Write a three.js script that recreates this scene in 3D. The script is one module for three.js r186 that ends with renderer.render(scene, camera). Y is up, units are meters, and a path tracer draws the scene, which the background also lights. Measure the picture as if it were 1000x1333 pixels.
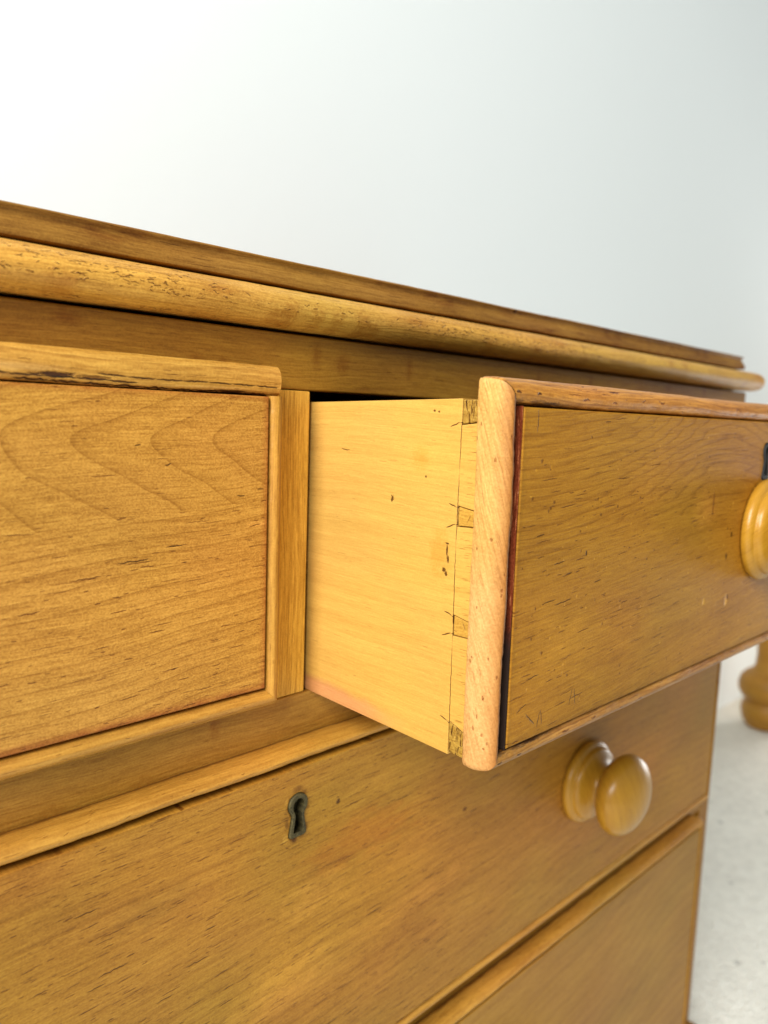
import * as THREE from 'three';
import { mergeGeometries, mergeVertices } from 'three/addons/utils/BufferGeometryUtils.js';
import { RoundedBoxGeometry } from 'three/addons/geometries/RoundedBoxGeometry.js';
import { RectAreaLightUniformsLib } from 'three/addons/lights/RectAreaLightUniformsLib.js';

// ---------------------------------------------------------------- camera, light, exposure
const scene = new THREE.Scene();
const camera = new THREE.PerspectiveCamera(2 * Math.atan(666.5 / 1045.6) * 180 / Math.PI, 0.75, 0.02, 60);
camera.position.set(-0.23572, -0.00699, 0.30471);
{
  const R = new THREE.Vector3(0.65633604, 0.04799487, 0.75294056), U = new THREE.Vector3(0.067546, 0.99022903, -0.12200005), F = new THREE.Vector3(0.75143898, -0.13093115, -0.64668114);
  camera.quaternion.setFromRotationMatrix(new THREE.Matrix4().makeBasis(R, U, F.negate()));
}
camera.setViewOffset(1000, 1333, -113.06, -10.69, 1000, 1333);
camera.focus = 0.33;
camera.userData.fStop = camera.getFocalLength() / 3.2;      // an aperture of about 3 mm

const renderer = new THREE.WebGLRenderer({ antialias: true });
renderer.setSize(768, 1024);
renderer.toneMapping = THREE.LinearToneMapping;
renderer.toneMappingExposure = 2.0;
renderer.shadowMap.enabled = true;

scene.background = new THREE.Color(0.17, 0.184, 0.188);     // the pale room all round
RectAreaLightUniformsLib.init();
function areaLight(x, y, z, tx, ty, tz, w, h, power, color) {
  const l = new THREE.RectAreaLight(color, power, w, h);
  l.position.set(x, y, z); l.lookAt(tx, ty, tz); scene.add(l);
}
areaLight(-1.5, 1.0, 0.72, 0.1, -0.1, -0.05, 1.0, 1.0, 12.8, new THREE.Color(1.0, 0.985, 0.95));     // the window on the left
areaLight(2.9, -0.34, 0.10, 1.0, -0.6, -0.3, 0.9, 0.65, 6.0, new THREE.Color(1.0, 0.98, 0.95));          // added fill, no window seen there: lifts floor and wall at the right

// ---------------------------------------------------------------- helpers
function rng(seed) { let s = seed | 0; return () => { s = (s + 0x6d2b79f5) | 0; let t = Math.imul(s ^ (s >>> 15), 1 | s); t = (t + Math.imul(t ^ (t >>> 7), 61 | t)) ^ t; return ((t ^ (t >>> 14)) >>> 0) / 4294967296; }; }
const NT = new Float32Array(65536); { const r = rng(7); for (let i = 0; i < 65536; i++) NT[i] = r(); }
function vn(x, y) {                                          // value noise 0..1
  const xi = Math.floor(x), yi = Math.floor(y); let fx = x - xi, fy = y - yi;
  fx = fx * fx * (3 - 2 * fx); fy = fy * fy * (3 - 2 * fy);
  const x0 = xi & 255, x1 = (xi + 1) & 255, y0 = (yi & 255) << 8, y1 = ((yi + 1) & 255) << 8;
  const a = NT[y0 | x0], b = NT[y0 | x1], c = NT[y1 | x0], d = NT[y1 | x1];
  return a + (b - a) * fx + (c - a + (a - b - c + d) * fx) * fy;
}
const fbm = (x, y) => 0.5 * vn(x, y) + 0.3 * vn(x * 2.1 + 17, y * 2.1 + 5) + 0.2 * vn(x * 4.3 + 3, y * 4.3 + 41);
const sstep = (a, b, x) => { const t = Math.min(1, Math.max(0, (x - a) / (b - a))); return t * t * (3 - 2 * t); };
const clamp01 = (x) => Math.min(1, Math.max(0, x));

// A board's surface: colour and relief over w x h metres, grain along u. It holds rings, fibres, resin ducts, cracks, dirt, and on the beads some painted shade.
function wood(o) {
  const { w, h, W, H, seed } = o, N = W * H, C = new Float32Array(N * 3), B = new Float32Array(N).fill(0.6), r = rng(seed), sx = r() * 200, sy = r() * 200;
  const base = o.base.map((c, i) => c * (o.k ?? 0.64) * [1.1, 1.0, 0.5][i]), tilt = o.tilt ?? 0, fiber = o.fiber ?? 0.16, sand = o.sand ?? 0.14, mottle = o.mottle ?? 0.35, ringAmp = o.ringAmp ?? 0.25, X0 = o.x0 ?? 0, Y0 = o.y0 ?? 0;
  const patch = o.patch ?? 0.10;
  for (let j = 0; j < H; j++) for (let i = 0; i < W; i++) {
    const x = X0 + (i + 0.5) / W * w, y = Y0 + (j + 0.5) / H * h, p = j * W + i;
    const yy = y - tilt * x + 0.0035 * (vn(x * 22 + sx, y * 30 + sy) - 0.5);
    const f1 = vn(x * 60 + sx, yy * 1900 + sy), f2 = vn(x * 240 + sy, yy * 2900 + sx), sd = vn(x * 1900 + sx, y * 2300 + sy), m = fbm(x * 16 + sy, yy * 38 + sx), m2 = fbm(x * 7 + sx * 2, y * 13 + sy * 2);
    const band = vn(x * 6 + 9, yy * 320 + sx);
    let k = 1 + fiber * 1.2 * (f1 - 0.5) + fiber * 1.2 * (f2 - 0.5) + sand * (sd - 0.5) + mottle * (m - 0.5) + 0.12 * (band - 0.5);
    let late = 0;
    if (o.rings) { const L = o.rings(x, yy, y); if (L !== null) { const q = L - Math.floor(L); const e = o.ringEdge ?? 0.05, f = q < e ? q / e : 1 - sstep(e, 0.8, q); late = q < e ? f : 0.6 * f ** (o.ringPow ?? 6) + 0.4 * f ** 3; k *= 1 - ringAmp * late * (0.75 + 0.5 * vn(x * 60, yy * 900)); } }
    B[p] += 0.10 * (f2 - 0.5) + 0.08 * (f1 - 0.5) + 0.06 * (sd - 0.5) - 0.07 * late;
    k = Math.max(0.05, k);
    const t = patch * (m2 - 0.5) * 2, g = patch * (fbm(x * 11 + 70, y * 19 + 30) - 0.5) * 2;
    C[p * 3] = base[0] * Math.pow(k, 0.85) * (1 + t); C[p * 3 + 1] = base[1] * Math.pow(k, 1.1) * (1 + t * 0.4 + g * 0.5); C[p * 3 + 2] = base[2] * Math.pow(k, 1.5) * (1 - g);
  }
  const api = {
    r, X0, Y0, w, h,
    // soft-edged stroke: coordinates and sizes in metres, mul = what the colour is multiplied by at its core, dig = depth in the relief
    stroke(x, y, len, thick, ang, mul, dig = 0.25, rough = 0.5) {
      const ca = Math.cos(ang), sa = Math.sin(ang), R = len / 2 + thick, i0 = Math.max(0, Math.floor((x - R - X0) / w * W)), i1 = Math.min(W - 1, Math.ceil((x + R - X0) / w * W));
      const Ry = Math.abs(sa) * len / 2 + thick * 2 + 0.0003, j0 = Math.max(0, Math.floor((y - Ry - Y0) / h * H)), j1 = Math.min(H - 1, Math.ceil((y + Ry - Y0) / h * H)), ph = r() * 100, px = 0.6 * h / H;
      for (let j = j0; j <= j1; j++) for (let i = i0; i <= i1; i++) {
        const dx = X0 + (i + 0.5) / W * w - x, dy = Y0 + (j + 0.5) / H * h - y, u = (dx * ca + dy * sa) / (len / 2); if (u < -1 || u > 1) continue;
        const v = Math.abs(-dx * sa + dy * ca + rough * thick * (vn(u * len * 400 + ph, ph) - 0.5) * 2), half = thick * 0.5 * (1 - Math.abs(u) ** 3) * (1 - rough * 0.5 * vn(u * len * 900 + ph, 3)) ;
        const a = clamp01((half + px - v) / (2 * px)) * Math.min(1, half / px * 0.9 + 0.15); if (a <= 0) continue;
        const p = j * W + i; for (let c = 0; c < 3; c++) C[p * 3 + c] *= 1 + (mul[c] - 1) * a; B[p] -= dig * a;
      }
    },
    blob(x, y, rx, ry, mul, dig = 0, ragged = 0.6, soft = 0.35) {
      const q = 1.6, i0 = Math.max(0, Math.floor((x - rx * q - X0) / w * W)), i1 = Math.min(W - 1, Math.ceil((x + rx * q - X0) / w * W)), j0 = Math.max(0, Math.floor((y - ry * q - Y0) / h * H)), j1 = Math.min(H - 1, Math.ceil((y + ry * q - Y0) / h * H)), ph = r() * 100;
      for (let j = j0; j <= j1; j++) for (let i = i0; i <= i1; i++) {
        const dx = (X0 + (i + 0.5) / W * w - x) / rx, dy = (Y0 + (j + 0.5) / H * h - y) / ry, d = Math.hypot(dx, dy) + ragged * (fbm(dx * 3 + ph, dy * 3 + ph) - 0.5) * 1.6, a = 1 - sstep(1 - soft, 1 + soft, d); if (a <= 0) continue;
        const p = j * W + i; for (let c = 0; c < 3; c++) C[p * 3 + c] *= 1 + (mul[c] - 1) * a; B[p] -= dig * a;
      }
    },
    poly(pts, thick, mul, dig = 0.3, rough = 0.6) { for (let k = 0; k + 1 < pts.length; k++) { const [a, b] = pts[k], [c, d] = pts[k + 1]; api.stroke((a + c) / 2, (b + d) / 2, Math.hypot(c - a, d - b) * 1.06, thick, Math.atan2(d - b, c - a), mul, dig, rough); } },
    ducts(n, lenA, lenB, thick, dark, where) {               // the short dark resin ducts of pine
      for (let k = 0; k < n; k++) {
        const x = X0 + r() * w, y = Y0 + r() * h; if (where && r() > where(x, y)) continue;
        const len = lenA + (lenB - lenA) * r() ** 2.5, d = dark * (0.45 + 0.55 * r());
        api.stroke(x, y, len, thick * (0.6 + 0.8 * r()), tilt + (r() - 0.5) * 0.03, [1 - d * 0.78, 1 - d * 0.92, 1 - d], 0.28 * d, 0.4);
      }
    },
    raw(fn) { for (let j = 0; j < H; j++) for (let i = 0; i < W; i++) { const p = j * W + i; fn(X0 + (i + 0.5) / W * w, Y0 + (j + 0.5) / H * h, C, p * 3, B, p); } },
  };
  o.draw?.(api);
  const img = new Uint8Array(N * 4), bmp = new Uint8Array(N);
  for (let p = 0; p < N; p++) { for (let c = 0; c < 3; c++) { const v = clamp01(C[p * 3 + c]); img[p * 4 + c] = 255 * (v <= 0.0031308 ? 12.92 * v : 1.055 * Math.pow(v, 1 / 2.4) - 0.055) + 0.5; } img[p * 4 + 3] = 255; bmp[p] = 255 * clamp01(B[p]); }
  const set = (t) => { t.wrapS = t.wrapT = THREE.MirroredRepeatWrapping; t.magFilter = THREE.LinearFilter; t.minFilter = THREE.LinearMipmapLinearFilter; t.generateMipmaps = true; t.repeat.set(1 / w, 1 / h); t.offset.set(-X0 / w, -Y0 / h); t.needsUpdate = true; return t; };
  const map = set(new THREE.DataTexture(img, W, H, THREE.RGBAFormat)); map.colorSpace = THREE.SRGBColorSpace;
  const bumpMap = set(new THREE.DataTexture(bmp, W, H, THREE.RedFormat));
  return new THREE.MeshPhysicalMaterial({ map, bumpMap, bumpScale: o.bump ?? 0.0007, roughness: o.rough ?? 0.5, clearcoat: o.coat ?? 0.06, clearcoatRoughness: o.coatRough ?? 0.4, specularIntensity: o.spec ?? 0.4, name: o.name ?? 'wood' });
}

// ---------------------------------------------------------------- the woods
const HONEY = [0.50, 0.262, 0.066];
// left drawer: cathedral figure above, straight tilted grain below
const mLeftFront = wood({
  x0: -0.27, y0: -0.14, w: 0.25, h: 0.145, W: 2048, H: 1188, seed: 11, base: [0.625, 0.33, 0.105], tilt: 0.045, ringAmp: 0.30, ringPow: 60, ringEdge: 0.018, fiber: 0.24, sand: 0.46, mottle: 0.24, bump: 0.0005,
  rings(x, yy, y) {
    const dy = y + 0.0225 + 0.002 * (vn(x * 30 + 5, y * 40) - 0.5) * 2, s = dy > 0 ? 3.0 : 1.75, wob = 0.0035 * (vn(x * 55, y * 90 + 7) - 0.5) * 2;
    const L = (x + 0.1067 - s * (Math.sqrt(dy * dy + 0.000045) - 0.0067) + wob) / 0.0285 + 40 + 0.30 * (vn(x * 17 + 3, 3) - 0.5) * 2;
    const yb = -0.0535 + 0.10 * (x + 0.10) + 0.004 * (vn(x * 25, 2) - 0.5);
    return y > yb ? L : (yb - yy + 0.003 * fbm(x * 12, y * 60)) / 0.0065;
  },
  draw(a) {
    a.ducts(900, 0.0015, 0.006, 0.00026, 0.6, (x, y) => 0.3);
    a.ducts(950, 0.002, 0.012, 0.00042, 0.85, (x, y) => y < -0.05 ? 0.75 : 0.12);
    for (const [x, y, l, g] of [[-0.0455, -0.0455, 0.004, 0], [-0.09, -0.0245, 0.0025, 0.2], [-0.078, -0.032, 0.003, 0.3], [-0.075, -0.064, 0.008, 0.03], [-0.092, -0.0685, 0.013, 0.05], [-0.036, -0.043, 0.0035, 0]]) a.stroke(x, y, l, 0.0005, g, [0.2, 0.16, 0.12], 0.4);
    a.blob(-0.038, -0.058, 0.004, 0.0013, [1.28, 1.3, 1.5], 0.12); a.stroke(-0.0385, -0.0585, 0.006, 0.0005, 0.15, [0.35, 0.28, 0.2], 0.4);
    for (let k = 0; k < 26; k++) a.stroke(-0.2 + a.r() * 0.18, -0.13 + a.r() * 0.13, 0.004 + 0.012 * a.r(), 0.00018, 0.7 + a.r() * 1.1, [1.15, 1.17, 1.25], 0.1, 0.4);
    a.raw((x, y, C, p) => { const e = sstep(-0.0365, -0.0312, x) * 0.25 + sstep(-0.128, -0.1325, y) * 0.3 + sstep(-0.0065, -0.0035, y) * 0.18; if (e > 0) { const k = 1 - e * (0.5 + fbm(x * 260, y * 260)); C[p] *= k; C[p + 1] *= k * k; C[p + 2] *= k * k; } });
  },
});
// right drawer: close late-wood lines that sweep upward
const mRightFront = wood({
  x0: -0.008, y0: -0.14, w: 0.25, h: 0.145, W: 2048, H: 1188, seed: 23, base: [0.455, 0.216, 0.030], tilt: 0.075, ringAmp: 0.26, ringPow: 9, ringEdge: 0.08, fiber: 0.22, sand: 0.26, mottle: 0.40, patch: 0.13, coat: 0.03, spec: 0.3,
  rings(x, yy, y) {
    const arch = 0.026 * Math.exp(-((x - 0.17) ** 2) / 0.006), wob = 0.0012 * (fbm(x * 28, y * 34) - 0.5) * 2;
    const L = (y - 0.06 * x - arch * sstep(-0.10, -0.01, y) + wob + 0.14) / 0.0043;
    return y < -0.075 + 0.11 * x + 0.02 * fbm(x * 20, 4) ? null : L + 1.6 * fbm(x * 5, y * 120);
  },
  draw(a) {
    a.ducts(1050, 0.002, 0.012, 0.00038, 0.8, (x, y) => (y < -0.03 ? 0.62 : 0.2) * (x < 0.12 ? 1 : 0.5));
    a.blob(0.155, -0.05, 0.010, 0.007, [1.3, 1.3, 2.0], 0, 0.6, 0.9); a.blob(0.10, -0.03, 0.03, 0.01, [1.1, 1.08, 1.2], 0, 1.2, 0.9); a.blob(0.06, -0.10, 0.03, 0.012, [1.12, 1.12, 1.2], 0, 1.2, 0.9); a.blob(0.164, -0.048, 0.0012, 0.006, [0.6, 0.5, 0.45], 0.1);
    a.blob(0.1905, -0.103, 0.0018, 0.0028, [1.9, 2.3, 6], 0.3); a.blob(0.192, -0.1015, 0.001, 0.0014, [0.3, 0.2, 0.2], 0.3);
    a.blob(0.162, -0.0995, 0.0012, 0.0016, [1.5, 1.7, 2.4], 0.15); a.blob(0.186, -0.078, 0.0013, 0.0016, [0.35, 0.3, 0.3], 0.35); a.blob(0.1905, -0.066, 0.0012, 0.0015, [0.3, 0.25, 0.2], 0.35);
    a.blob(0.045, -0.062, 0.0006, 0.0012, [0.25, 0.2, 0.15], 0.3);
    for (const [x, y, l, g] of [[0.012, -0.125, 0.009, -0.75], [0.0175, -0.1265, 0.007, 1.35], [0.0195, -0.126, 0.007, 1.75], [0.04, -0.1225, 0.008, 1.3], [0.043, -0.123, 0.008, 1.75], [0.0065, -0.0085, 0.009, 1.6], [0.006, -0.119, 0.007, 0.35]]) a.stroke(x, y, l, 0.0005, g, [0.25, 0.2, 0.15], 0.35);
    for (const [x, y, l] of [[0.026, -0.064, 0.008], [0.02, -0.079, 0.01], [0.03, -0.0805, 0.013], [0.012, -0.052, 0.006], [0.033, -0.069, 0.005], [0.055, -0.075, 0.006], [0.012, -0.108, 0.009]]) a.stroke(x, y, l, 0.00042, 0.1, [0.22, 0.16, 0.1], 0.4);
    for (let k = 0; k < 46; k++) a.stroke(a.r() * 0.2, -0.13 + a.r() * 0.12, 0.005 + 0.02 * a.r() ** 2, 0.00016, 1.57 + (a.r() - 0.5) * 0.7, [1.16, 1.18, 1.3], 0.08, 0.4);
    for (let k = 0; k < 120; k++) a.blob(a.r() * 0.24, -0.13 + a.r() * 0.12, 0.0003 + 0.0005 * a.r(), 0.0003 + 0.0005 * a.r(), a.r() < 0.5 ? [0.5, 0.42, 0.35] : [1.35, 1.45, 1.8], 0.12);
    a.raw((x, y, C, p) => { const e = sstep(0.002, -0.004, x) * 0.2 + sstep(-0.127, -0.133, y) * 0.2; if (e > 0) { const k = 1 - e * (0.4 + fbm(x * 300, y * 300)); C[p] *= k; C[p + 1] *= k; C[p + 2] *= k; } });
  },
});
// the drawer's side board: pale, quiet, with the scribed line, the dovetail cuts and old marks; u runs towards the front
const PINS = [[-0.0018, -0.0112, -0.0014, -0.0086], [-0.0440, -0.0517, -0.0464, -0.0505], [-0.0884, -0.0964, -0.0918, -0.0960], [-0.1330, -0.1462, -0.1405, -0.1472]];
const SCR = (y) => 0.0930 - 0.0012 * Math.sin(y * 30) * 0.3, PE = 0.1125;
const mSide = wood({
  x0: -0.05, y0: -0.150, w: 0.165, h: 0.152, W: 1500, H: 1380, seed: 37, base: [0.70, 0.435, 0.18], k: 0.68, tilt: -0.02, fiber: 0.08, sand: 0.10, mottle: 0.16, ringAmp: 0.05, patch: 0.09,
  rings: (x, yy, y) => (yy + 0.012 * fbm(x * 8, y * 14)) / 0.006, coat: 0.1, bump: 0.00035,
  draw(a) {
    a.ducts(330, 0.002, 0.009, 0.0002, 0.42, () => 0.8);
    const ink = [0.16, 0.1, 0.07];
    a.poly([[0.0938, 0.0], [0.0934, -0.03], [0.0932, -0.06], [0.0936, -0.10], [0.0940, -0.148]], 0.00036, ink, 0.5, 0.35);
    for (const [t0, b0, t1, b1] of PINS) {
      if (t0 < -0.01) a.poly([[0.0885, t0 + 0.001], [0.0925, t0 - 0.0002], [0.1, (t0 + t1) / 2 - 0.0002], [PE, t1 - 0.0006]], 0.0005, ink, 0.5, 0.5);
      if (b0 > -0.14) a.poly([[0.0875, b0 - 0.0014], [0.0925, b0 + 0.0004], [0.1, (b0 + b1) / 2], [PE, b1]], 0.0005, ink, 0.5, 0.5);
    }
    for (let k = 0; k < 60; k++) { const y = -0.145 + a.r() * 0.14, l = 0.002 + a.r() * 0.005; a.stroke(0.0945 + l / 2 + a.r() * 0.006, y, l, 0.0002, 0.06, [0.55, 0.42, 0.3], 0.2); }
    for (const [x, y, rx, ry] of [[0.0885, -0.0625, 0.0005, 0.0022], [0.0892, -0.066, 0.0006, 0.0016], [0.0872, -0.0705, 0.0009, 0.0009], [0.0885, -0.072, 0.0007, 0.0009], [0.0885, -0.0595, 0.001, 0.0004], [0.0555, -0.0445, 0.0009, 0.0013], [0.075, -0.0335, 0.0005, 0.0004], [0.0785, -0.0065, 0.0006, 0.0004], [0.081, -0.0068, 0.0006, 0.0004]]) a.blob(x, y, rx, ry, [0.2, 0.14, 0.09], 0.4, 0.9, 0.25);
    a.stroke(0.024, -0.0255, 0.0065, 0.00045, -0.06, [0.2, 0.14, 0.1], 0.4);
    a.blob(0.072, -0.026, 0.004, 0.004, [0.93, 0.86, 0.7], 0, 1, 0.9); a.blob(0.085, -0.064, 0.005, 0.008, [0.92, 0.85, 0.7], 0, 1, 0.6);
    for (let k = 0; k < 40; k++) a.stroke(a.r() * 0.09, -0.14 + a.r() * 0.13, 0.004 + a.r() * 0.012, 0.00016, -0.1 + a.r() * 0.3, [1.08, 1.1, 1.25], 0.05);
    a.raw((x, y, C, p) => {                                   // pink stain low at the back, darker towards the carcase
      const s = sstep(-0.1345 - 0.05 * x, -0.1395 - 0.05 * x, y + 0.003 * (fbm(x * 90, y * 90) - 0.5)) * sstep(0.075, 0.03, x); C[p] *= 1 - 0.02 * s; C[p + 1] *= 1 - 0.22 * s; C[p + 2] *= 1 + 0.35 * s;
      const e = sstep(0.006, -0.004, x) * 0.35; const k = 1 - e * (0.5 + fbm(x * 90, y * 90)); C[p] *= k; C[p + 1] *= k; C[p + 2] *= k;
    });
  },
});
const mPin = wood({ w: 0.03, h: 0.03, W: 256, H: 256, seed: 41, base: [0.40, 0.235, 0.07], k: 0.66, fiber: 0.3, sand: 0.6, mottle: 0.7, bump: 0.0008, draw(a) { for (let k = 0; k < 170; k++) a.stroke(a.r() * 0.03, a.r() * 0.03, 0.0015 + 0.004 * a.r(), 0.0003 + 0.0004 * a.r(), 1.35 + a.r() * 0.4, a.r() < 0.3 ? [1.4, 1.4, 1.4] : [0.42, 0.32, 0.22], 0.4, 0.6); } });
const mPinSoft = wood({ w: 0.03, h: 0.03, W: 256, H: 256, seed: 43, base: [0.58, 0.345, 0.11], k: 0.68, fiber: 0.2, sand: 0.3, mottle: 0.3, draw(a) { for (let k = 0; k < 30; k++) a.stroke(a.r() * 0.03, a.r() * 0.03, 0.004, 0.0003, a.r() * 3, [0.5, 0.38, 0.28], 0.2); } });
// wide lower drawers
const mLowFront = wood({
  x0: -0.2, y0: -0.35, w: 0.64, h: 0.182, W: 2048, H: 900, seed: 53, base: [0.485, 0.246, 0.054], tilt: 0.02, ringAmp: 0.12, ringPow: 6, fiber: 0.2, sand: 0.34, mottle: 0.36, patch: 0.18,
  rings: (x, yy, y) => (yy - 0.02 * Math.exp(-((x - 0.3) ** 2) / 0.02) + 0.006 * fbm(x * 9, y * 20)) / 0.0078, bump: 0.0006,
  draw(a) {
    a.ducts(4800, 0.002, 0.012, 0.00042, 0.75, (x) => x < 0.1 ? 0.85 : 0.4);
    for (let k = 0; k < 40; k++) a.stroke(-0.14 + a.r() * 0.4, -0.345 + a.r() * 0.16, 0.004 + 0.01 * a.r(), 0.0005, 0.02, [0.25, 0.18, 0.12], 0.4);
    a.blob(-0.085, -0.213, 0.016, 0.006, [0.82, 0.82, 0.82], 0, 1.2, 0.9); a.blob(-0.02, -0.282, 0.02, 0.012, [1.2, 1.22, 1.4], 0, 1, 0.9); a.blob(-0.075, -0.288, 0.014, 0.003, [1.45, 1.6, 2.6], 0, 1.2, 0.9); a.blob(0.0, -0.245, 0.014, 0.007, [1.22, 1.25, 1.5], 0, 1.4, 0.9); a.blob(0.07, -0.28, 0.03, 0.006, [1.2, 1.2, 1.4], 0, 1.4, 0.9); a.blob(0.03, -0.225, 0.03, 0.01, [1.05, 0.9, 0.8], 0, 1.2, 0.9); a.blob(0.2, -0.2, 0.08, 0.03, [0.9, 0.84, 0.85], 0, 1, 0.9); a.blob(0.3, -0.3, 0.06, 0.03, [1.06, 1.0, 1.2], 0, 1, 0.9);
    a.blob(0.012, -0.201, 0.0012, 0.0013, [0.25, 0.18, 0.12], 0.4); a.blob(0.11, -0.24, 0.002, 0.0015, [0.4, 0.3, 0.2], 0.2);
    for (let k = 0; k < 50; k++) a.stroke(-0.12 + a.r() * 0.45, -0.34 + a.r() * 0.16, 0.01 + 0.03 * a.r() ** 2, 0.0002, a.r() < 0.5 ? 0.02 + a.r() * 0.15 : a.r() * 3, [1.13, 1.15, 1.3], 0.06);
    for (let k = 0; k < 26; k++) { const t = a.r() * 6.28; a.blob(-0.0129 + 0.0062 * Math.cos(t), -0.1988 + 0.013 * Math.sin(t), 0.0012, 0.0012, [0.72, 0.66, 0.6], 0.05, 1, 0.8); }
    a.blob(-0.0185, -0.191, 0.0016, 0.002, [1.35, 1.45, 1.9], 0.1); a.blob(-0.0195, -0.209, 0.0018, 0.002, [1.3, 1.4, 1.8], 0.1);
  },
});
const mLowestFront = wood({ x0: -0.2, y0: -0.6, w: 0.67, h: 0.24, W: 1280, H: 512, seed: 59, base: [0.46, 0.25, 0.075], tilt: 0.03, ringAmp: 0.12, sand: 0.25, fiber: 0.15, mottle: 0.35, patch: 0.1, rings: (x, yy, y) => (yy - 0.05 * Math.exp(-((x - 0.42) ** 2) / 0.015) + 0.012 * fbm(x * 9, y * 14)) / 0.014, draw(a) { a.ducts(500, 0.003, 0.012, 0.0006, 0.5); } });
// carcase: rails and posts, mouldings, top
const mRail = wood({ w: 0.42, h: 0.11, W: 1800, H: 560, seed: 61, base: [0.39, 0.19, 0.036], ringAmp: 0.10, fiber: 0.25, sand: 0.25, mottle: 0.55, patch: 0.12, rings: (x, yy, y) => (yy + 0.005 * fbm(x * 10, y * 20)) / 0.0062, bump: 0.0006,
  draw(a) { a.ducts(420, 0.002, 0.01, 0.00028, 0.6); for (let k = 0; k < 30; k++) a.blob(a.r() * 0.42, a.r() * 0.11, 0.0015 + 0.003 * a.r(), 0.0015 + 0.005 * a.r(), [0.8, 0.68, 0.55], 0.05, 0.8, 0.9); } });
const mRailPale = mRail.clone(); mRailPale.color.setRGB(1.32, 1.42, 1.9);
const mPost = wood({ w: 0.24, h: 0.06, W: 1400, H: 420, seed: 67, base: [0.93, 0.52, 0.13], ringAmp: 0.22, fiber: 0.32, sand: 0.16, mottle: 0.25, rings: (x, yy) => yy / 0.0028, bump: 0.0006, draw(a) { a.ducts(150, 0.003, 0.015, 0.00022, 0.5); } });
const mMould = wood({ w: 0.34, h: 0.05, W: 1800, H: 380, seed: 71, base: [0.80, 0.465, 0.155], ringAmp: 0.10, fiber: 0.22, sand: 0.3, mottle: 0.5, patch: 0.12, rings: (x, yy, y) => (yy + 0.004 * fbm(x * 12, y * 30)) / 0.004, bump: 0.0009, rough: 0.46, coat: 0.2,
  draw(a) { for (let k = 0; k < 900; k++) { const x = a.r() * 0.34; if (fbm(x * 14, 3) < 0.5 && a.r() < 0.8) continue; a.stroke(x, 0.004 + a.r() ** 1.5 * 0.024, 0.0008 + 0.0025 * a.r(), 0.0002 + 0.0003 * a.r(), (a.r() - 0.5) * 0.8, [0.5, 0.4, 0.3], 0.45, 1); } a.ducts(240, 0.002, 0.01, 0.0003, 0.6); for (let k = 0; k < 14; k++) a.blob(a.r() * 0.34, a.r() * 0.03, 0.002 + 0.004 * a.r(), 0.001 + 0.003 * a.r(), [0.8, 0.7, 0.6], 0.05, 1.3, 0.9); } });
const mTop = wood({ w: 0.34, h: 0.06, W: 1500, H: 360, seed: 73, base: [0.36, 0.178, 0.05], ringAmp: 0.15, fiber: 0.3, sand: 0.3, mottle: 0.75, patch: 0.12, rings: (x, yy, y) => (yy + 0.004 * fbm(x * 12, y * 30)) / 0.0045, bump: 0.0008, rough: 0.55,
  draw(a) { a.ducts(300, 0.002, 0.012, 0.0003, 0.6); a.blob(0.155, 0.011, 0.0017, 0.0013, [0.25, 0.18, 0.12], 0.6, 0.5, 0.3); for (let k = 0; k < 40; k++) a.blob(a.r() * 0.34, a.r() * 0.03, 0.002 + 0.004 * a.r(), 0.0008 + 0.002 * a.r(), [0.8, 0.7, 0.6], 0.08, 1.0, 0.9); } });
// drawer beads: the honey ones, the split one over the left drawer, and the sanded pinkish one of the open drawer
const DIRT_GAPSHADE = (a, m = 0.75) => a.raw((x, y, C, p, B, q) => { const s = Math.max(sstep(0.0200, 0.0226, y + 0.0022 * (fbm(x * 70, y * 200) - 0.5)), 0.85 * (1 - sstep(0.0038, 0.0050, y + 0.0012 * (fbm(x * 90, 7) - 0.5)))); C[p] *= 1 - m * s; C[p + 1] *= 1 - (m + 0.08) * s; C[p + 2] *= 1 - (m + 0.12) * s; B[q] -= 0.25 * s; });  // dirt at the inner edge, painted gap shadow along the outer back edge
const mBead = wood({ w: 0.3, h: 0.04, W: 1500, H: 300, seed: 79, base: [0.61, 0.32, 0.09], ringAmp: 0.12, fiber: 0.22, sand: 0.2, mottle: 0.35, patch: 0.12, rings: (x, yy) => yy / 0.004, bump: 0.0007, rough: 0.46, coat: 0.2, draw(a) { a.ducts(260, 0.002, 0.01, 0.00025, 0.55); for (let k = 0; k < 60; k++) a.stroke(a.r() * 0.3, a.r() * 0.04, 0.0025, 0.0003, 0.2, [0.5, 0.4, 0.3], 0.3, 1); DIRT_GAPSHADE(a); } });
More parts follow.
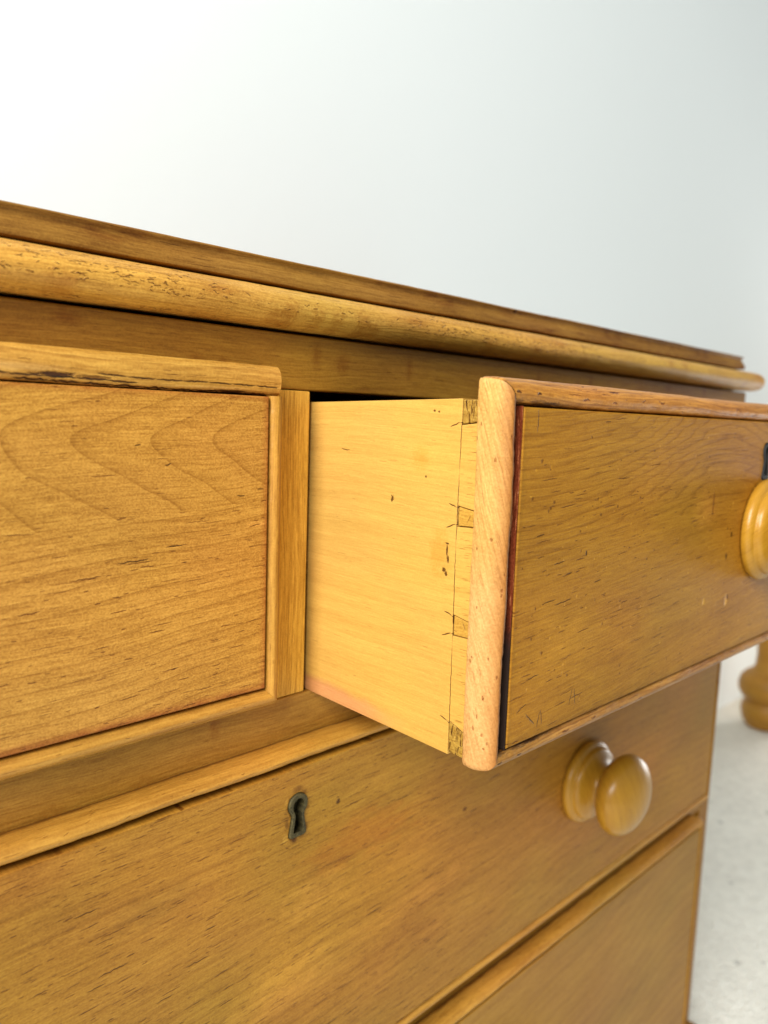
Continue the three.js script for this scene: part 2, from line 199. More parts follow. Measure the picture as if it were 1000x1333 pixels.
const mSplit = wood({ x0: -0.52, y0: 0, w: 0.52, h: 0.036, W: 2048, H: 320, seed: 83, base: [0.64, 0.345, 0.115], ringAmp: 0.2, fiber: 0.3, sand: 0.2, mottle: 0.4, patch: 0.12, rings: (x, yy) => yy / 0.003, bump: 0.0011, rough: 0.48, coat: 0.15,
  draw(a) {
    a.ducts(200, 0.003, 0.014, 0.0003, 0.6);
    const crack = [0.12, 0.07, 0.05];
    const run = (x0, x1, y, slope, th) => { const pts = []; for (let x = x0; x <= x1 + 1e-6; x += 0.011) pts.push([x, y + slope * (x - x0) + 0.0007 * (vn(x * 45, y * 900) - 0.5)]); a.poly(pts, th, crack, 0.9, 0.35); };
    run(-0.145, -0.09, 0.0168, 0.004, 0.00045); run(-0.132, -0.026, 0.0182, 0.006, 0.0007); run(-0.15, -0.06, 0.0196, 0.008, 0.0006); run(-0.2, -0.135, 0.0182, -0.01, 0.0006); run(-0.105, -0.028, 0.0158, 0.01, 0.0003); run(-0.30, -0.2, 0.018, 0.002, 0.0006);
    a.blob(-0.119, 0.0166, 0.0065, 0.00055, crack, 0.9, 1.0, 0.3); a.blob(-0.106, 0.0168, 0.005, 0.0004, [0.4, 0.32, 0.22], 0.5, 1.0, 0.4); a.blob(-0.13, 0.0152, 0.012, 0.0009, [1.12, 1.22, 1.8], 0, 0.6, 0.6); a.blob(-0.06, 0.0176, 0.016, 0.0006, [1.15, 1.25, 1.8], 0, 0.8, 0.5); a.blob(-0.05, 0.0185, 0.009, 0.0004, crack, 0.9, 1, 0.3); a.blob(-0.036, 0.0192, 0.004, 0.0005, [1.3, 1.5, 2.2], 0, 0.8, 0.3);
    DIRT_GAPSHADE(a, 0.7);
  } });
const mPink = wood({ x0: -0.16, y0: 0, w: 0.2, h: 0.036, W: 1500, H: 320, seed: 89, base: [0.72, 0.44, 0.25], k: 0.66, tilt: -0.27, ringAmp: 0.17, ringPow: 10, fiber: 0.12, sand: 0.28, mottle: 0.3, patch: 0.08, rough: 0.5, bump: 0.0008,
  rings: (x, yy, y) => x > -0.07 ? (yy + 1.2 * (x + 0.03) * (x + 0.03)) / 0.0019 : null,
  draw(a) {
    a.ducts(220, 0.002, 0.009, 0.0002, 0.45);
    a.raw((x, y, C, p) => {                                   // inner shoulder: old brown deepened by painted shading of its curve; outer face sanded pale
      const s = sstep(0.0085, 0.0165, y + 0.002 * (fbm(x * 120, y * 300) - 0.5)); C[p] *= 1 - 0.40 * s; C[p + 1] *= 1 - 0.60 * s; C[p + 2] *= 1 - 0.72 * s;
      const pk = 0.5 * sstep(-0.05, -0.08, x) * (1 - s); C[p] *= 1 + 0.05 * pk; C[p + 2] *= 1 + 0.5 * pk;
    });
    for (let k = 0; k < 40; k++) a.blob(-0.15 + a.r() * 0.15, a.r() * 0.022, 0.0004 + 0.0005 * a.r(), 0.0002 + 0.0002 * a.r(), [0.65, 0.5, 0.4], 0.3, 1);
  } });
const mRed = wood({ w: 0.3, h: 0.036, W: 1500, H: 320, seed: 97, base: [0.62, 0.285, 0.075], ringAmp: 0.3, fiber: 0.35, sand: 0.24, mottle: 0.5, patch: 0.16, rings: (x, yy) => yy / 0.0026, bump: 0.0009, rough: 0.45, coat: 0.2,
  draw(a) { a.ducts(240, 0.002, 0.01, 0.0003, 0.65); for (let k = 0; k < 50; k++) a.stroke(a.r() * 0.3, a.r() * 0.025, 0.003 + 0.005 * a.r(), 0.0003 + 0.0006 * a.r(), 0, [0.45, 0.32, 0.24], 0.3, 1); a.blob(0.010, 0.0180, 0.014, 0.0013, [0.16, 0.12, 0.1], 0.2, 1.2, 0.5); a.stroke(0.006, 0.0145, 0.003, 0.0007, 0, [0.2, 0.14, 0.1], 0.4); a.raw((x, y, C, p) => { const s = sstep(0.0165, 0.021, y); C[p] *= 1 - 0.35 * s; C[p + 1] *= 1 - 0.5 * s; C[p + 2] *= 1 - 0.5 * s; }); } });
const mDull = mRed.clone(); mDull.color.setRGB(0.72, 0.80, 1.15);
// the reddish and black old finish left in the groove of the open drawer
const mGroove = wood({ x0: -0.15, y0: 0, w: 0.16, h: 0.02, W: 1000, H: 128, seed: 101, base: [0.22, 0.045, 0.03], fiber: 0.5, sand: 0.7, mottle: 0.8, patch: 0.2, bump: 0.001, rough: 0.8, coat: 0, spec: 0.15,
  draw(a) { a.raw((x, y, C, p) => { const b = sstep(-0.078, -0.096, x + 0.01 * (fbm(x * 100, y * 100) - 0.5)); C[p] += (0.022 - C[p]) * b; C[p + 1] += (0.013 - C[p + 1]) * b; C[p + 2] += (0.010 - C[p + 2]) * b; }); for (let k = 0; k < 60; k++) a.stroke(-0.08 + a.r() * 0.08, a.r() * 0.02, 0.004 + 0.008 * a.r(), 0.0004, 0, [2.6, 4.5, 5], 0.1); } });
const mKnob = wood({ w: 0.14, h: 0.1, W: 640, H: 480, seed: 103, base: [0.54, 0.30, 0.05], ringAmp: 0.04, fiber: 0.12, mottle: 0.3, sand: 0.1, rings: (x, yy) => yy / 0.006, rough: 0.30, coat: 0.08, spec: 0.7, bump: 0.0003, draw(a) { a.ducts(40, 0.003, 0.01, 0.0004, 0.4); } });
const mTurned = mKnob.clone(); mTurned.color.setRGB(1.05, 0.98, 1.0); mTurned.clearcoat = 0.15; mTurned.roughness = 0.5;
const mInside = wood({ w: 0.4, h: 0.2, W: 512, H: 256, seed: 107, base: [0.34, 0.19, 0.06], mottle: 0.4, rings: (x, yy) => yy / 0.01 });
const mDark = new THREE.MeshStandardMaterial({ color: new THREE.Color(0.06, 0.033, 0.017), roughness: 0.9, name: 'dark glue line' });
const mBrass = (() => {                                       // dull old brass
  const W = 128, d = new Uint8Array(W * W * 4), b = new Uint8Array(W * W);
  for (let j = 0; j < W; j++) for (let i = 0; i < W; i++) { const p = j * W + i, n = fbm(i * 0.12, j * 0.12), k = 0.6 + 0.8 * n; d[p * 4] = 78 * k; d[p * 4 + 1] = 70 * k; d[p * 4 + 2] = 42 * k; d[p * 4 + 3] = 255; b[p] = 255 * n; }
  const set = (t) => { t.wrapS = t.wrapT = THREE.RepeatWrapping; t.magFilter = THREE.LinearFilter; t.repeat.set(60, 60); t.needsUpdate = true; return t; };
  const map = set(new THREE.DataTexture(d, W, W)); map.colorSpace = THREE.SRGBColorSpace;
  return new THREE.MeshStandardMaterial({ map, bumpMap: set(new THREE.DataTexture(b, W, W, THREE.RedFormat)), bumpScale: 0.0003, metalness: 0.5, roughness: 0.62, name: 'brass' });
})();
const mIron = new THREE.MeshStandardMaterial({ color: new THREE.Color(0.03, 0.028, 0.026), roughness: 0.6, metalness: 0.6, name: 'iron' });

// ---------------------------------------------------------------- geometry helpers
const numbers = {};
const numbered = (n) => { const k = (numbers[n] = (numbers[n] ?? -1) + 1); return k ? n + '_' + String(k).padStart(3, '0') : n; };
// A mesh whose geometry is written in the frame of the place (origin: top corner of the open compartment) and hung under a parent that stands at `at`.
function part(name, geo, mat, parent, at, label) {
  geo = geo.clone().translate(-at.x, -at.y, -at.z);
  const m = new THREE.Mesh(geo, mat); m.name = name; m.castShadow = m.receiveShadow = true; parent.add(m);
  if (label) m.userData.label = label;
  return m;
}
// box with eased edges and uv in metres, grain along axis g
function board(x0, x1, y0, y1, z0, z1, g = 0, r = 0.0008, du = 0, dv = 0) {
  const geo = new RoundedBoxGeometry(x1 - x0, y1 - y0, z1 - z0, 3, r); geo.translate((x0 + x1) / 2, (y0 + y1) / 2, (z0 + z1) / 2);
  const p = geo.attributes.position, n = geo.attributes.normal, uv = new Float32Array(p.count * 2);
  for (let i = 0; i < p.count; i++) {
    const P = [p.getX(i), p.getY(i), p.getZ(i)], a = [Math.abs(n.getX(i)), Math.abs(n.getY(i)), Math.abs(n.getZ(i))], k = a.indexOf(Math.max(...a)), o = [0, 1, 2].filter((c) => c !== k);
    const [u, v] = o.includes(g) ? [g, o.find((c) => c !== g)] : o; uv[i * 2] = P[u] + du; uv[i * 2 + 1] = P[v] + dv;
  }
  geo.setAttribute('uv', new THREE.BufferAttribute(uv, 2)); return geo;
}
function holed(shape, depth, z1, bevel = 0.0006) {            // a panel cut to a shape, its face at z1, uv = x, y
  const g = new THREE.ExtrudeGeometry(shape, { depth: depth - bevel, bevelEnabled: true, bevelSize: bevel, bevelThickness: bevel, bevelOffset: -bevel, bevelSegments: 3, curveSegments: 20 });
  g.translate(0, 0, z1 - depth);
  const p = g.attributes.position, uv = g.attributes.uv; for (let i = 0; i < p.count; i++) uv.setXY(i, p.getX(i), p.getY(i));
  return g;
}
const rectShape = (x0, x1, y0, y1) => { const s = new THREE.Shape(); s.moveTo(x0, y0); s.lineTo(x1, y0); s.lineTo(x1, y1); s.lineTo(x0, y1); s.closePath(); return s; };
function keyhole(path, x, y, k) {                             // round head, waist, wider foot
  const P = [[-3.1, -12], [-4.4, -10.5], [-3.6, -4], [-3.2, 0], [-4.6, 3.4], [-4.9, 6.4], [-3.6, 9.8], [0, 11.6], [3.6, 9.8], [4.9, 6.4], [4.6, 3.4], [3.2, 0], [3.6, -4], [4.4, -10.5], [3.1, -12]].map(([a, b]) => new THREE.Vector2(x + a * 0.0011 * k, y + (b * 0.00092 - 0.0004) * (0.45 + 0.55 * k)));
  path.moveTo(P[0].x, P[0].y); path.splineThru(P.slice(1)); path.closePath(); return path;
}
// a moulding with mitred ends along one side of the rectangle a0..a1 x b0..b1 (a across, b up, c towards the viewer); profile: [inset, c, v]
function mould(side, a0, a1, b0, b1, profile, map3, o = {}) {
  const rc = o.round ?? 0.003, seg = o.seg ?? 140, vert = side === 'left' || side === 'right', len = vert ? b1 - b0 : a1 - a0, n = profile.length, pos = [], uv = [], idx = [], wob = o.wobble ?? 0.00018, ss = [];
  for (let k = 0; k <= seg; k++) { const t = k / seg; ss.push(t < 0.08 ? (t / 0.08) * 0.012 / len : t > 0.92 ? 1 - ((1 - t) / 0.08) * 0.012 / len : 0.012 / len + (t - 0.08) / 0.84 * (1 - 0.024 / len)); }
  for (let k = 0; k <= seg; k++) for (let i = 0; i < n; i++) {
    const [ins, c0, v] = profile[i], [m0, m1] = o.mitre ?? [1, 1], s = ins * m0 + (len - ins * (m0 + m1)) * ss[k];
    const nz = wob * (fbm(s * 28 + (o.seed ?? 0), v * 120) - 0.5) * 2 + wob * 0.5 * (vn(s * 420 + (o.seed ?? 0), v * 500) - 0.5);
    let a, b; const io = ins + nz;
    if (side === 'top') { a = a0 + s; b = b1 - io; } else if (side === 'bottom') { a = a0 + s; b = b0 + io; } else if (side === 'left') { a = a0 + io; b = b0 + s; } else { a = a1 - io; b = b0 + s; }
    const ca = a < a0 + rc ? a0 + rc : a > a1 - rc ? a1 - rc : a, cb = b < b0 + rc ? b0 + rc : b > b1 - rc ? b1 - rc : b, d = Math.hypot(a - ca, b - cb), q = Math.max(Math.abs(a - ca), Math.abs(b - cb));
    const end = k < seg / 2 ? m0 : m1; if (ca !== a && cb !== b && end) { const f = q / d; a = ca + (a - ca) * f; b = cb + (b - cb) * f; }
    pos.push(...map3(a, b, c0 + nz)); uv.push(vert ? b : a, v + (o.dv ?? 0));
  }
  for (let k = 0; k < seg; k++) for (let i = 0; i < n - 1; i++) { const p = k * n + i; idx.push(p, p + 1, p + n, p + 1, p + n + 1, p + n); }
  for (const [k, e] of [[0, 0], [seg, 1]]) if (o.mitre && !o.mitre[e]) {                // close a square end with a cap of its own
    const at = pos.length / 3; for (let i = 0; i < n; i++) { const p = (k * n + i) * 3; pos.push(pos[p], pos[p + 1], pos[p + 2]); uv.push(profile[i][0] + 0.1, profile[i][1]); }
    for (const t of THREE.ShapeUtils.triangulateShape(profile.map(([a, c]) => new THREE.Vector2(a, c)), [])) idx.push(at + t[0], at + t[1], at + t[2]);
  }
  const g = new THREE.BufferGeometry(); g.setAttribute('position', new THREE.Float32BufferAttribute(pos, 3)); g.setAttribute('uv', new THREE.Float32BufferAttribute(uv, 2)); g.setIndex(idx); g.computeVertexNormals();
  return g;
}
function profile(pts) { let v = 0; return pts.map(([i, c], k) => { if (k) v += Math.hypot(i - pts[k - 1][0], c - pts[k - 1][1]); return [i, c, v]; }); }
function beadProfile(w, t, f = 0.42) {
  const p = [[0.004, 0], [0.0008, 0], [0, 0.0008], [0, Math.min(0.3, (1 - f) * 0.7) * t], [0, (1 - f) * t]];
  for (let k = 1; k <= 12; k++) { const a = k / 12 * Math.PI / 2; p.push([0.62 * w * (1 - Math.cos(a)), (1 - f) * t + f * t * Math.sin(a)]); }
  p.push([0.8 * w, t - 0.0006], [0.93 * w, t - 0.0016], [w, t - 0.0028], [w, 0.35 * t]);
  const q = profile(p), e = 0.0235 / q[q.length - 1][2]; return q.map(([i, c, v]) => [i, c, v * e]);
}
const lathe = (pts, seg = 96) => { const g = new THREE.LatheGeometry(pts.map(([r, y]) => new THREE.Vector2(r, y)), seg); return g; };

// ---------------------------------------------------------------- the setting
const FLOOR = -0.70, WALL = -0.46;
function struct(name, geo, mat) { const m = new THREE.Mesh(geo, mat); m.name = name; m.userData.kind = 'structure'; m.receiveShadow = m.castShadow = true; scene.add(m); return m; }
{
  const W = 512, d = new Uint8Array(W * W * 4), b = new Uint8Array(W * W), r = rng(5), per = (x, y, f) => { const a = x / W, c = y / W, q = (u, v) => fbm(u * f, v * f), s = sstep(0.75, 1, a), t = sstep(0.75, 1, c); const e = (v) => q(a, v) * (1 - s) + q(a - 1, v) * s; return e(c) * (1 - t) + e(c - 1) * t; };
  for (let j = 0; j < W; j++) for (let i = 0; i < W; i++) { const p = j * W + i, n = per(i, j, 12), m = per(i + 90, j, 60), k = 0.97 + 0.05 * (n - 0.5) + 0.08 * (m - 0.5) + 0.06 * (r() - 0.5); d[p * 4] = Math.min(255, 255 * k); d[p * 4 + 1] = Math.min(255, 253 * k); d[p * 4 + 2] = Math.min(255, 241 * k); d[p * 4 + 3] = 255; b[p] = clamp01(0.5 * m + 0.5 * r()) * 255; }
  for (let k = 0; k < 60; k++) { const x = Math.floor(r() * W), y = Math.floor(r() * W), s = 1 + r() * 3; for (let j = -4; j < 5; j++) for (let i = -4; i < 5; i++) if (Math.hypot(i, j) < s) { const p = ((y + j) & 511) * W + ((x + i) & 511); for (let c = 0; c < 3; c++) d[p * 4 + c] *= 0.85; } }
  const set = (t) => { t.wrapS = t.wrapT = THREE.RepeatWrapping; t.magFilter = THREE.LinearFilter; t.repeat.set(9, 9); t.needsUpdate = true; return t; };
  const map = set(new THREE.DataTexture(d, W, W)); map.colorSpace = THREE.SRGBColorSpace;
  const g = new THREE.BoxGeometry(6, 0.1, 6); g.translate(0.6, FLOOR - 0.05, WALL + 3);
  struct('floor', g, new THREE.MeshStandardMaterial({ map, bumpMap: set(new THREE.DataTexture(b, W, W, THREE.RedFormat)), bumpScale: 0.006, roughness: 1 }));
  const wb = new Uint8Array(W * W); for (let j = 0; j < W; j++) for (let i = 0; i < W; i++) wb[j * W + i] = 255 * per(i, j, 70);
  const wt = new THREE.DataTexture(wb, W, W, THREE.RedFormat); wt.wrapS = wt.wrapT = THREE.RepeatWrapping; wt.magFilter = THREE.LinearFilter; wt.repeat.set(8, 5); wt.needsUpdate = true;
  const wg = new THREE.BoxGeometry(6, 3.2, 0.1); wg.translate(0.6, FLOOR + 1.6, WALL - 0.05);
  struct('wall', wg, new THREE.MeshStandardMaterial({ color: new THREE.Color(0.80, 0.85, 0.855), roughness: 0.9, bumpMap: wt, bumpScale: 0.00015 }));
}

// ---------------------------------------------------------------- the chest of drawers
const XR = 0.5016, XL = -0.5330, BACK = -0.435, CX = (XR + XL) / 2;
const chest = new THREE.Group(); chest.name = 'chest_of_drawers'; chest.position.set(CX, FLOOR, -0.21); scene.add(chest);
chest.userData = { label: 'old honey coloured pine chest with its upper right drawer pulled open', category: 'chest of drawers' };
const CP = chest.position;
const add = (name, geo, mat, label) => part(name, geo, mat, chest, CP, label);
{
  const flat = (a, b, c) => [a, c, b];                        // plan view: a = x, b = z, c = y
  // bullnose under the top: a half round that runs along the front and returns down both ends
  const bz = 0.0125, yc = 0.0350, R = 0.0085, nose = [[0.02, yc - R]];
  for (let k = 0; k <= 18; k++) { const a = -Math.PI / 2 + k / 18 * Math.PI; nose.push([0.0115 - 0.0115 * Math.cos(a), yc + R * Math.sin(a)]); }
  nose.push([0.024, yc + R + 0.0002]);
  const np = profile(nose), o = { round: 0.004, wobble: 0.00035, seg: 220 };
  for (const [side, sd] of [['top', 1], ['right', 2], ['left', 3]]) add('bullnose_moulding', mould(side, XL - 0.0145, XR + 0.0145, BACK - 0.02, bz, np, flat, { ...o, seed: sd * 13, dv: -0.018 }), mMould);
  // the top board with its hollowed edge
  const y0 = 0.0456, y1 = 0.0575, e = profile([[0.03, y0], [0.0006, y0], [0, y0 + 0.0006], [0.0002, y0 + 0.003], [0.0016, y0 + 0.0055], [0.0032, y0 + 0.008], [0.0030, y0 + 0.0098], [0.0018, y1 - 0.0012], [0.0022, y1 - 0.0004], [0.0035, y1], [0.06, y1 + 0.0002]]);
  const eg = ['top', 'right', 'left', 'bottom'].map((s, k) => mould(s, XL + 0.001, XR - 0.0015, BACK, -0.002, e, flat, { round: 0.0015, wobble: 0.0003, seed: 60 + k, seg: 160, dv: -0.03 }));
  const sheet = board(XL + 0.03, XR - 0.03, y0 + 0.001, y1 - 0.0006, BACK + 0.03, -0.03, 0);
  eg.push(sheet.index ? sheet : mergeVertices(sheet)); add('top_board', mergeGeometries(eg.map((g) => { const h = g.index ? g.toNonIndexed() : g; for (const k of Object.keys(h.attributes)) if (!['position', 'normal', 'uv'].includes(k)) h.deleteAttribute(k); return h; })), mTop);
  // carcase
  add('top_rail', board(XL, XR, 0.0002, 0.0249, -0.022, 0, 0, 0.0009, 0.3, 0.008), mRail);
  add('moulding_support', board(XL + 0.002, XR - 0.002, 0.0275, 0.0440, BACK, -0.010, 0, 0.0005), mInside);
  add('drawer_divider', board(-0.0360, -0.0002, -0.1448, -0.0002, -0.03, 0, 1, 0.0007, 0.16, 0.04), mPost);
  add('divider_panel', board(-0.030, -0.0045, -0.1448, 0.02, BACK + 0.012, -0.031, 2, 0.0005), mInside);
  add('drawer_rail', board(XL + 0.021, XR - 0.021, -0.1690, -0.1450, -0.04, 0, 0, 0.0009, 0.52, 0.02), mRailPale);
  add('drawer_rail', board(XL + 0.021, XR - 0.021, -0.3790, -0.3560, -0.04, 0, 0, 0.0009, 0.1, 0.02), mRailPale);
  add('dust_board', board(XL + 0.02, XR - 0.02, -0.1620, -0.1500, BACK + 0.012, -0.041, 0, 0.0005), mInside);
  add('dust_board', board(XL + 0.02, XR - 0.02, -0.3700, -0.3600, BACK + 0.012, -0.041, 0, 0.0005), mInside);
  for (const [a, b, du] of [[XL, XL + 0.0205, 0.1], [XR - 0.0205, XR, 0.02]]) { add('corner_post', board(a, b, -0.6200, -0.0002, -0.022, 0, 1, 0.0012, du, 0.02), mRail); add('side_panel', board(a, b, -0.6200, 0.0272, BACK, -0.0222, 1, 0.0008, du, 0.3), mRail); }
  add('back_board', board(XL + 0.021, XR - 0.021, -0.6200, 0.027, BACK, BACK + 0.01, 0, 0.0005), mInside);
  add('plinth', mergeGeometries([board(XL - 0.012, XR + 0.006, -0.690, -0.6205, -0.012, 0.010, 0, 0.003), board(XR - 0.012, XR + 0.006, -0.690, -0.6205, BACK, -0.0125, 2, 0.003), board(XL - 0.012, XL + 0.012, -0.690, -0.6205, BACK, -0.0125, 2, 0.003)]), mRail);
  for (const x of [XL + 0.06, XR - 0.06]) for (const z of [-0.06, BACK + 0.06]) add('bun_foot', lathe([[0, FLOOR], [0.03, FLOOR], [0.042, FLOOR + 0.004], [0.03, FLOOR + 0.012], [0, FLOOR + 0.012]]).translate(x, 0, z), mKnob);
}

// ---------------------------------------------------------------- drawers
const T = 0.01445;
function knobGeometry() {
  const pts = [[0, 0], [0.0285, 0], [0.0292, 0.001], [0.0297, 0.0028], [0.0293, 0.0048], [0.0278, 0.0062], [0.0262, 0.0066], [0.0256, 0.0072], [0.0258, 0.0086], [0.0250, 0.0104], [0.0232, 0.0114], [0.0205, 0.0124], [0.0172, 0.0140], [0.0146, 0.0163], [0.0136, 0.0182], [0.0140, 0.0200]];
  for (let k = 0; k <= 26; k++) { const a = -0.33 * Math.PI + k / 26 * 0.83 * Math.PI; pts.push([0.0282 * Math.cos(a) * (1 - 0.02 * Math.sin(a)), 0.0325 + 0.0155 * Math.sin(a)]); }
  pts[pts.length - 1][0] = 0;
  const g = lathe(pts, 120), uv = g.attributes.uv, p = g.attributes.position;
  for (let i = 0; i < p.count; i++) uv.setXY(i, p.getX(i) + p.getY(i) * 0.4 + 0.05, p.getZ(i) + p.getY(i) * 0.7 + 0.04);
  g.rotateX(Math.PI / 2); return g;
}
const KNOB = knobGeometry();
function drawer(o) {
  const { x0, x1, y0, y1, bw, gap = [0.0006, 0.0006, 0.0006, 0.0006] } = o, base = new THREE.Vector3((x0 + x1) / 2, y0, 0), d = new THREE.Group();
  d.name = numbered('drawer'); chest.add(d); if (o.label) d.userData.label = o.label;
  const sub = (name, geo, mat, label) => part(name, geo, mat, d, base, label);
  // [left, right, bottom, top]
  const wL = bw[0], wR = bw[1], wB = bw[2], wT = bw[3];
  const P = (w, f) => beadProfile(w, T, f), m3 = (a, b, c) => [a, b, c], w = Math.max(...bw);
  const fit = (s, ww) => { // beads of unequal width share their outer corner
    const up = o.butt && (s === 'left' || s === 'right');
    const cutEnd = o.butt && s === 'top' ? 0.0030 : 0;
    return mould(s, x0 + cutEnd, x1 - cutEnd, y0, up ? y1 - wT - 0.0003 : y1, P(ww, o.butt && s === 'top' ? 0.3 : o.flat?.[s]), m3, { round: o.butt && s === 'top' ? 0.001 : 0.0030, mitre: up ? [wB / ww, 0] : o.butt && s === 'top' ? [0, 0] : s === 'left' || s === 'right' ? [wB / ww, wT / ww] : [wL / ww, wR / ww], seed: o.seed + s.length * 7, wobble: 0.0004, seg: s === 'left' || s === 'right' ? 160 : 260, dv: o.dv?.[s] ?? 0 });
  };
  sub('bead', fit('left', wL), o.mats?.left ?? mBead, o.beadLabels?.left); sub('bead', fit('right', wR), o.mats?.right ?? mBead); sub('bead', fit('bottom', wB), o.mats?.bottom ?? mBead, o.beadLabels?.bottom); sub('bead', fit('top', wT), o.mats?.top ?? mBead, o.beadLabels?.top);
  const sh = rectShape(x0 + wL + gap[0], x1 - wR - gap[1], y0 + wB + gap[2], y1 - wT - gap[3]);
  for (const k of o.keys ?? []) sh.holes.push(keyhole(new THREE.Path(), k[0], k[1], 1));
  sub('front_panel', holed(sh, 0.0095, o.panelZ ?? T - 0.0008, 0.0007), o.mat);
  sub('backing_board', board(x0 + 0.004, x1 - 0.004, y0 + 0.004, y1 - 0.004, 0.0005, 0.0048, 0, 0.0003), mDark);
  if (o.groove) sub('groove', board(x0 + wL + gap[0] - 0.0009, x0 + wL + gap[0] - 0.0001, y0 + wB + 0.0002, y1 - wT - 0.0002, 0.0050, o.grooveZ, 1, 0.0002), o.groove, 'dark red and black old finish left in the groove');
  for (const k of o.keys ?? []) {
    const rim = keyhole(new THREE.Shape(), k[0], k[1], 0.99); rim.holes.push(keyhole(new THREE.Path(), k[0], k[1], 0.70));
    sub('escutcheon', holed(rim, 0.006, T + 0.0001, 0.0006), k[2] ?? mBrass); sub('hole_shade_plate', board(k[0] - 0.009, k[0] + 0.009, k[1] - 0.016, k[1] + 0.016, 0.0049, 0.0056, 0, 0.0002), mIron);  // dark plate added behind the hole to give its shaded depth
  }
  for (const k of o.knobs ?? []) sub('knob', KNOB.clone().rotateZ(k[2] ?? 0).translate(k[0], k[1], (o.panelZ ?? T - 0.0008) + 0.0002), mKnob);
  // the box behind the front
  const [bx0, bx1, by0, by1] = [x0 + 0.0142, x1 - 0.0142, o.boxY?.[0] ?? y0 + 0.006, o.boxY?.[1] ?? y1 - 0.008], zb = -0.39, th = 0.011;
  if (!o.side) sub('side_board', board(bx0, bx0 + th, by0, by1, zb, -0.0005, 2, 0.0006), mSide);
  else o.side(sub);
  sub('side_board', board(bx1 - th, bx1, by0, by1, zb, -0.0005, 2, 0.0006), mSide);
  sub('back_board', board(bx0 + th, bx1 - th, by0 + 0.012, by1 - 0.006, zb, zb + 0.01, 0, 0.0006), mInside);
  sub('bottom_board', board(bx0 + th, bx1 - th, by0 + 0.005, by0 + 0.011, zb + 0.0005, -0.0006, 0, 0.0006), mInside);
  sub('front_lining', board(bx0 + th, bx1 - th, by0, by1, -0.012, 0.0002, 0, 0.0004), mInside);
  // where it stands: slid out by `out`, slightly skewed in its opening
  const piv = new THREE.Vector3(0, -0.145, 0), e = new THREE.Euler(...(o.skew ?? [0, 0, 0]));
  d.rotation.copy(e); d.position.copy(base).add(new THREE.Vector3(0, 0, o.out ?? 0)).sub(piv).applyEuler(e).add(piv).sub(CP);
  return d;
}
drawer({
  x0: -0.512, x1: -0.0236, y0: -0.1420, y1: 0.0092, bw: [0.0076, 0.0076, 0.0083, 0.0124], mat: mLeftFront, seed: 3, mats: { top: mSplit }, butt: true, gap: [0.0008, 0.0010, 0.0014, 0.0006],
  knobs: [[-0.268, -0.066]], keys: [[-0.268, -0.0255]], label: 'closed upper left drawer with a cracked top bead', beadLabels: { top: 'split and cracked bead along the drawer top' },
});
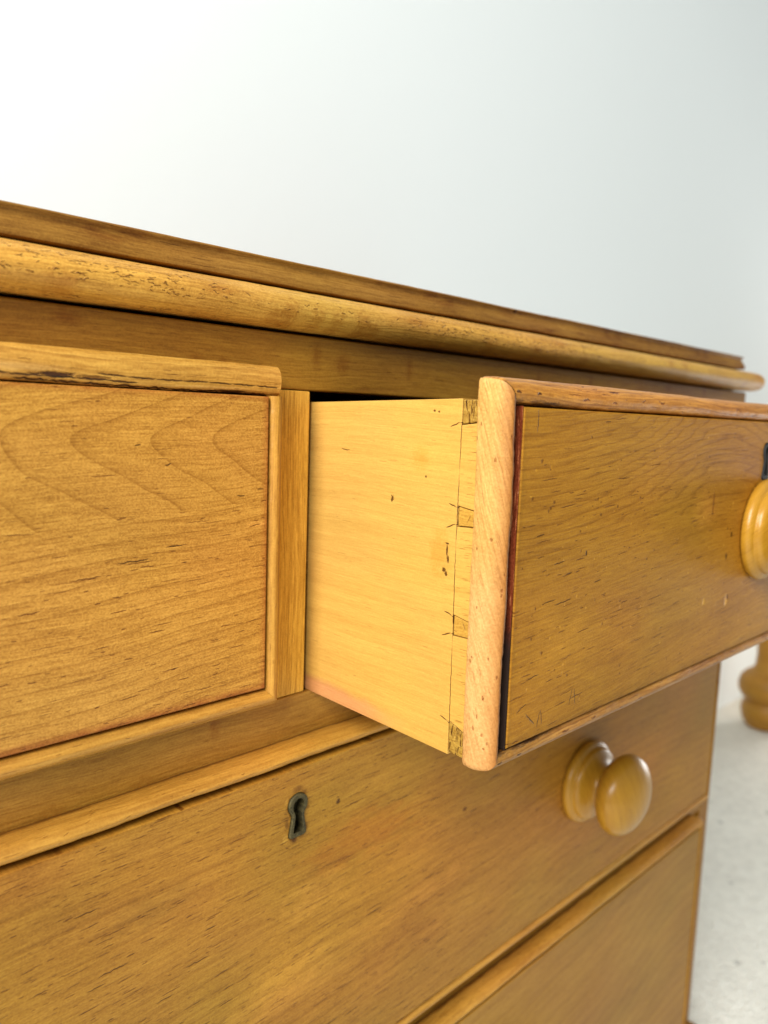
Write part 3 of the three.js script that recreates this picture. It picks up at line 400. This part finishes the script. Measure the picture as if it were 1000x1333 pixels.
drawer({
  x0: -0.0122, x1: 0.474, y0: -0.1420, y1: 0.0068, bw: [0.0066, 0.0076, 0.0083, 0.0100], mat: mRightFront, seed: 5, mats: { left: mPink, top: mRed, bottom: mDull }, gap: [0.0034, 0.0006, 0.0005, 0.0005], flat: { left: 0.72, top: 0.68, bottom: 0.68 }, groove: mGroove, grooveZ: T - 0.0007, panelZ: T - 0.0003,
  out: 0.1133, skew: [-0.0017, -0.0026, 0.0005], knobs: [[0.2306, -0.066, 0.4]], keys: [[0.2306, -0.0257, mIron]], label: 'upper right drawer pulled open, showing its dovetailed side', beadLabels: { left: 'pinkish sanded bead at the near edge of the open drawer', top: 'reddish brown bead' },
  side(sub) {                                                 // z runs back from the front; heights taper a little, as measured
    const zf = -0.0006, zb = -0.39, f = 0.1133, th = 0.011, x = 0.002;
    const yt = (z) => -0.0050 + 0.0040 * clamp01((z + f) / 0.1), yb = (z) => -0.1446 - 0.0030 * clamp01((z + f) / 0.1), s = new THREE.Shape();
    const zs = [zb, -0.1133, -0.08, -0.04, -0.0133, zf];
    const cut = 0.0004, A = 0.0939 - f, E = PE - f + 0.0016, tp = PINS[0], bp = PINS[3];
    s.moveTo(zb, yb(zb)); for (const z of zs) if (z < A - cut) s.lineTo(z, yb(z)); s.lineTo(A - cut, yb(A)); s.lineTo(A - cut, bp[0] + cut); s.lineTo(E, bp[2] + cut); s.lineTo(E, tp[3] - cut); s.lineTo(A - cut, tp[1] - cut); s.lineTo(A - cut, yt(A));
    for (const z of [...zs].reverse()) if (z < A - cut) s.lineTo(z, yt(z)); s.closePath();
    for (const [t0, b0, t1, b1] of PINS.slice(1, 3)) { const q = new THREE.Path(); q.moveTo(A - cut, b0 - cut); q.lineTo(PE - f - 0.0002, b1 - cut); q.lineTo(PE - f - 0.0002, t1 + cut); q.lineTo(A - cut, t0 + cut); q.closePath(); s.holes.push(q); }
    const g = new THREE.ExtrudeGeometry(s, { depth: th - 0.0006, bevelEnabled: true, bevelSize: 0.0003, bevelThickness: 0.0003, bevelOffset: -0.0003, bevelSegments: 2 });
    const p = g.attributes.position, uv = g.attributes.uv; for (let i = 0; i < p.count; i++) uv.setXY(i, p.getX(i) + f, p.getY(i));
    const place = (g) => g.rotateY(-Math.PI / 2);             // shape x -> world z, depth -> world -x
    place(g).translate(x + th - 0.0003, 0, 0); sub('side_board', g, mSide);
    for (const [t0, b0, t1, b1] of PINS) {
      const q = new THREE.Shape(), a = 0.0939 - f, b = PE - f - 0.0005; q.moveTo(a, b0); q.lineTo(b, b1); q.lineTo(b, t1); q.lineTo(a, t0); q.closePath();
      const h = new THREE.ExtrudeGeometry(q, { depth: 0.009, bevelEnabled: true, bevelSize: 0.0003, bevelThickness: 0.0003, bevelOffset: -0.0003, bevelSegments: 1 }), u = h.attributes.uv, P = h.attributes.position;
      for (let i = 0; i < P.count; i++) u.setXY(i, P.getX(i) * 1.0 + 0.12, P.getY(i) + 0.16);
      place(h).translate(x + 0.0094, 0, 0); sub('dovetail_pin', h, t0 > -0.01 || b0 < -0.14 ? mPin : mPinSoft);
    }
  },
});
drawer({
  x0: -0.5055, x1: 0.4700, y0: -0.3590, y1: -0.1662, bw: [0.0070, 0.0070, 0.0075, 0.0066], mat: mLowFront, seed: 17, mats: { right: mRail }, gap: [0.0006, 0.0006, 0.0008, 0.0026],
  keys: [[-0.0129, -0.1985]], knobs: [[0.2421, -0.2647, 1.9], [-0.2680, -0.2647, 0.7]], label: 'long middle drawer with a brass keyhole and a round knob',
});
drawer({
  x0: -0.5000, x1: 0.4620, y0: -0.6000, y1: -0.3758, bw: [0.0070, 0.0070, 0.0083, 0.0064], mat: mLowestFront, seed: 29, mats: { right: mRail }, gap: [0.0006, 0.0009, 0.0006, 0.0016],
  keys: [[-0.0129, -0.412]], knobs: [[0.2421, -0.5150], [-0.2680, -0.5150, 0.7]], label: 'long bottom drawer',
});

// ---------------------------------------------------------------- the other piece of pine furniture at the right
{
  const at = new THREE.Vector3(1.603, FLOOR, -0.335), o = new THREE.Group(); o.name = 'side_table'; o.position.copy(at); scene.add(o);
  o.userData = { label: 'blurred pine side table on turned legs beyond the open drawer', category: 'table' };
  const leg = lathe([[0, 0], [0.034, 0], [0.046, 0.004], [0.055, 0.019], [0.060, 0.040], [0.058, 0.054], [0.050, 0.063], [0.049, 0.068], [0.060, 0.073], [0.068, 0.086], [0.070, 0.100], [0.066, 0.117], [0.056, 0.128], [0.044, 0.135], [0.036, 0.145], [0.034, 0.17], [0.038, 0.24], [0.042, 0.33], [0.038, 0.41], [0.046, 0.42], [0.046, 0.435], [0.036, 0.445], [0.036, 0.56], [0, 0.561]], 64);
  for (const [dx, dz] of [[0, 0], [0.6, 0], [0, 0.4], [0.6, 0.4]]) part('turned_leg', leg.clone().translate(at.x + dx, FLOOR, at.z + dz), mTurned, o, at);
  const x0 = at.x - 0.04, x1 = at.x + 0.64, z0 = at.z - 0.04, z1 = at.z + 0.44;
  for (const [a, b, c, d] of [[x0 + 0.02, x1 - 0.02, z0 + 0.02, z0 + 0.04], [x0 + 0.02, x1 - 0.02, z1 - 0.04, z1 - 0.02]]) part('apron', board(a, b, FLOOR + 0.47, FLOOR + 0.561, c, d, 0, 0.002), mRail, o, at);
  part('table_top', board(x0 - 0.015, x1 + 0.015, FLOOR + 0.5615, FLOOR + 0.585, z0 - 0.015, z1 + 0.015, 0, 0.005), mMould, o, at);
}

renderer.render(scene, camera);
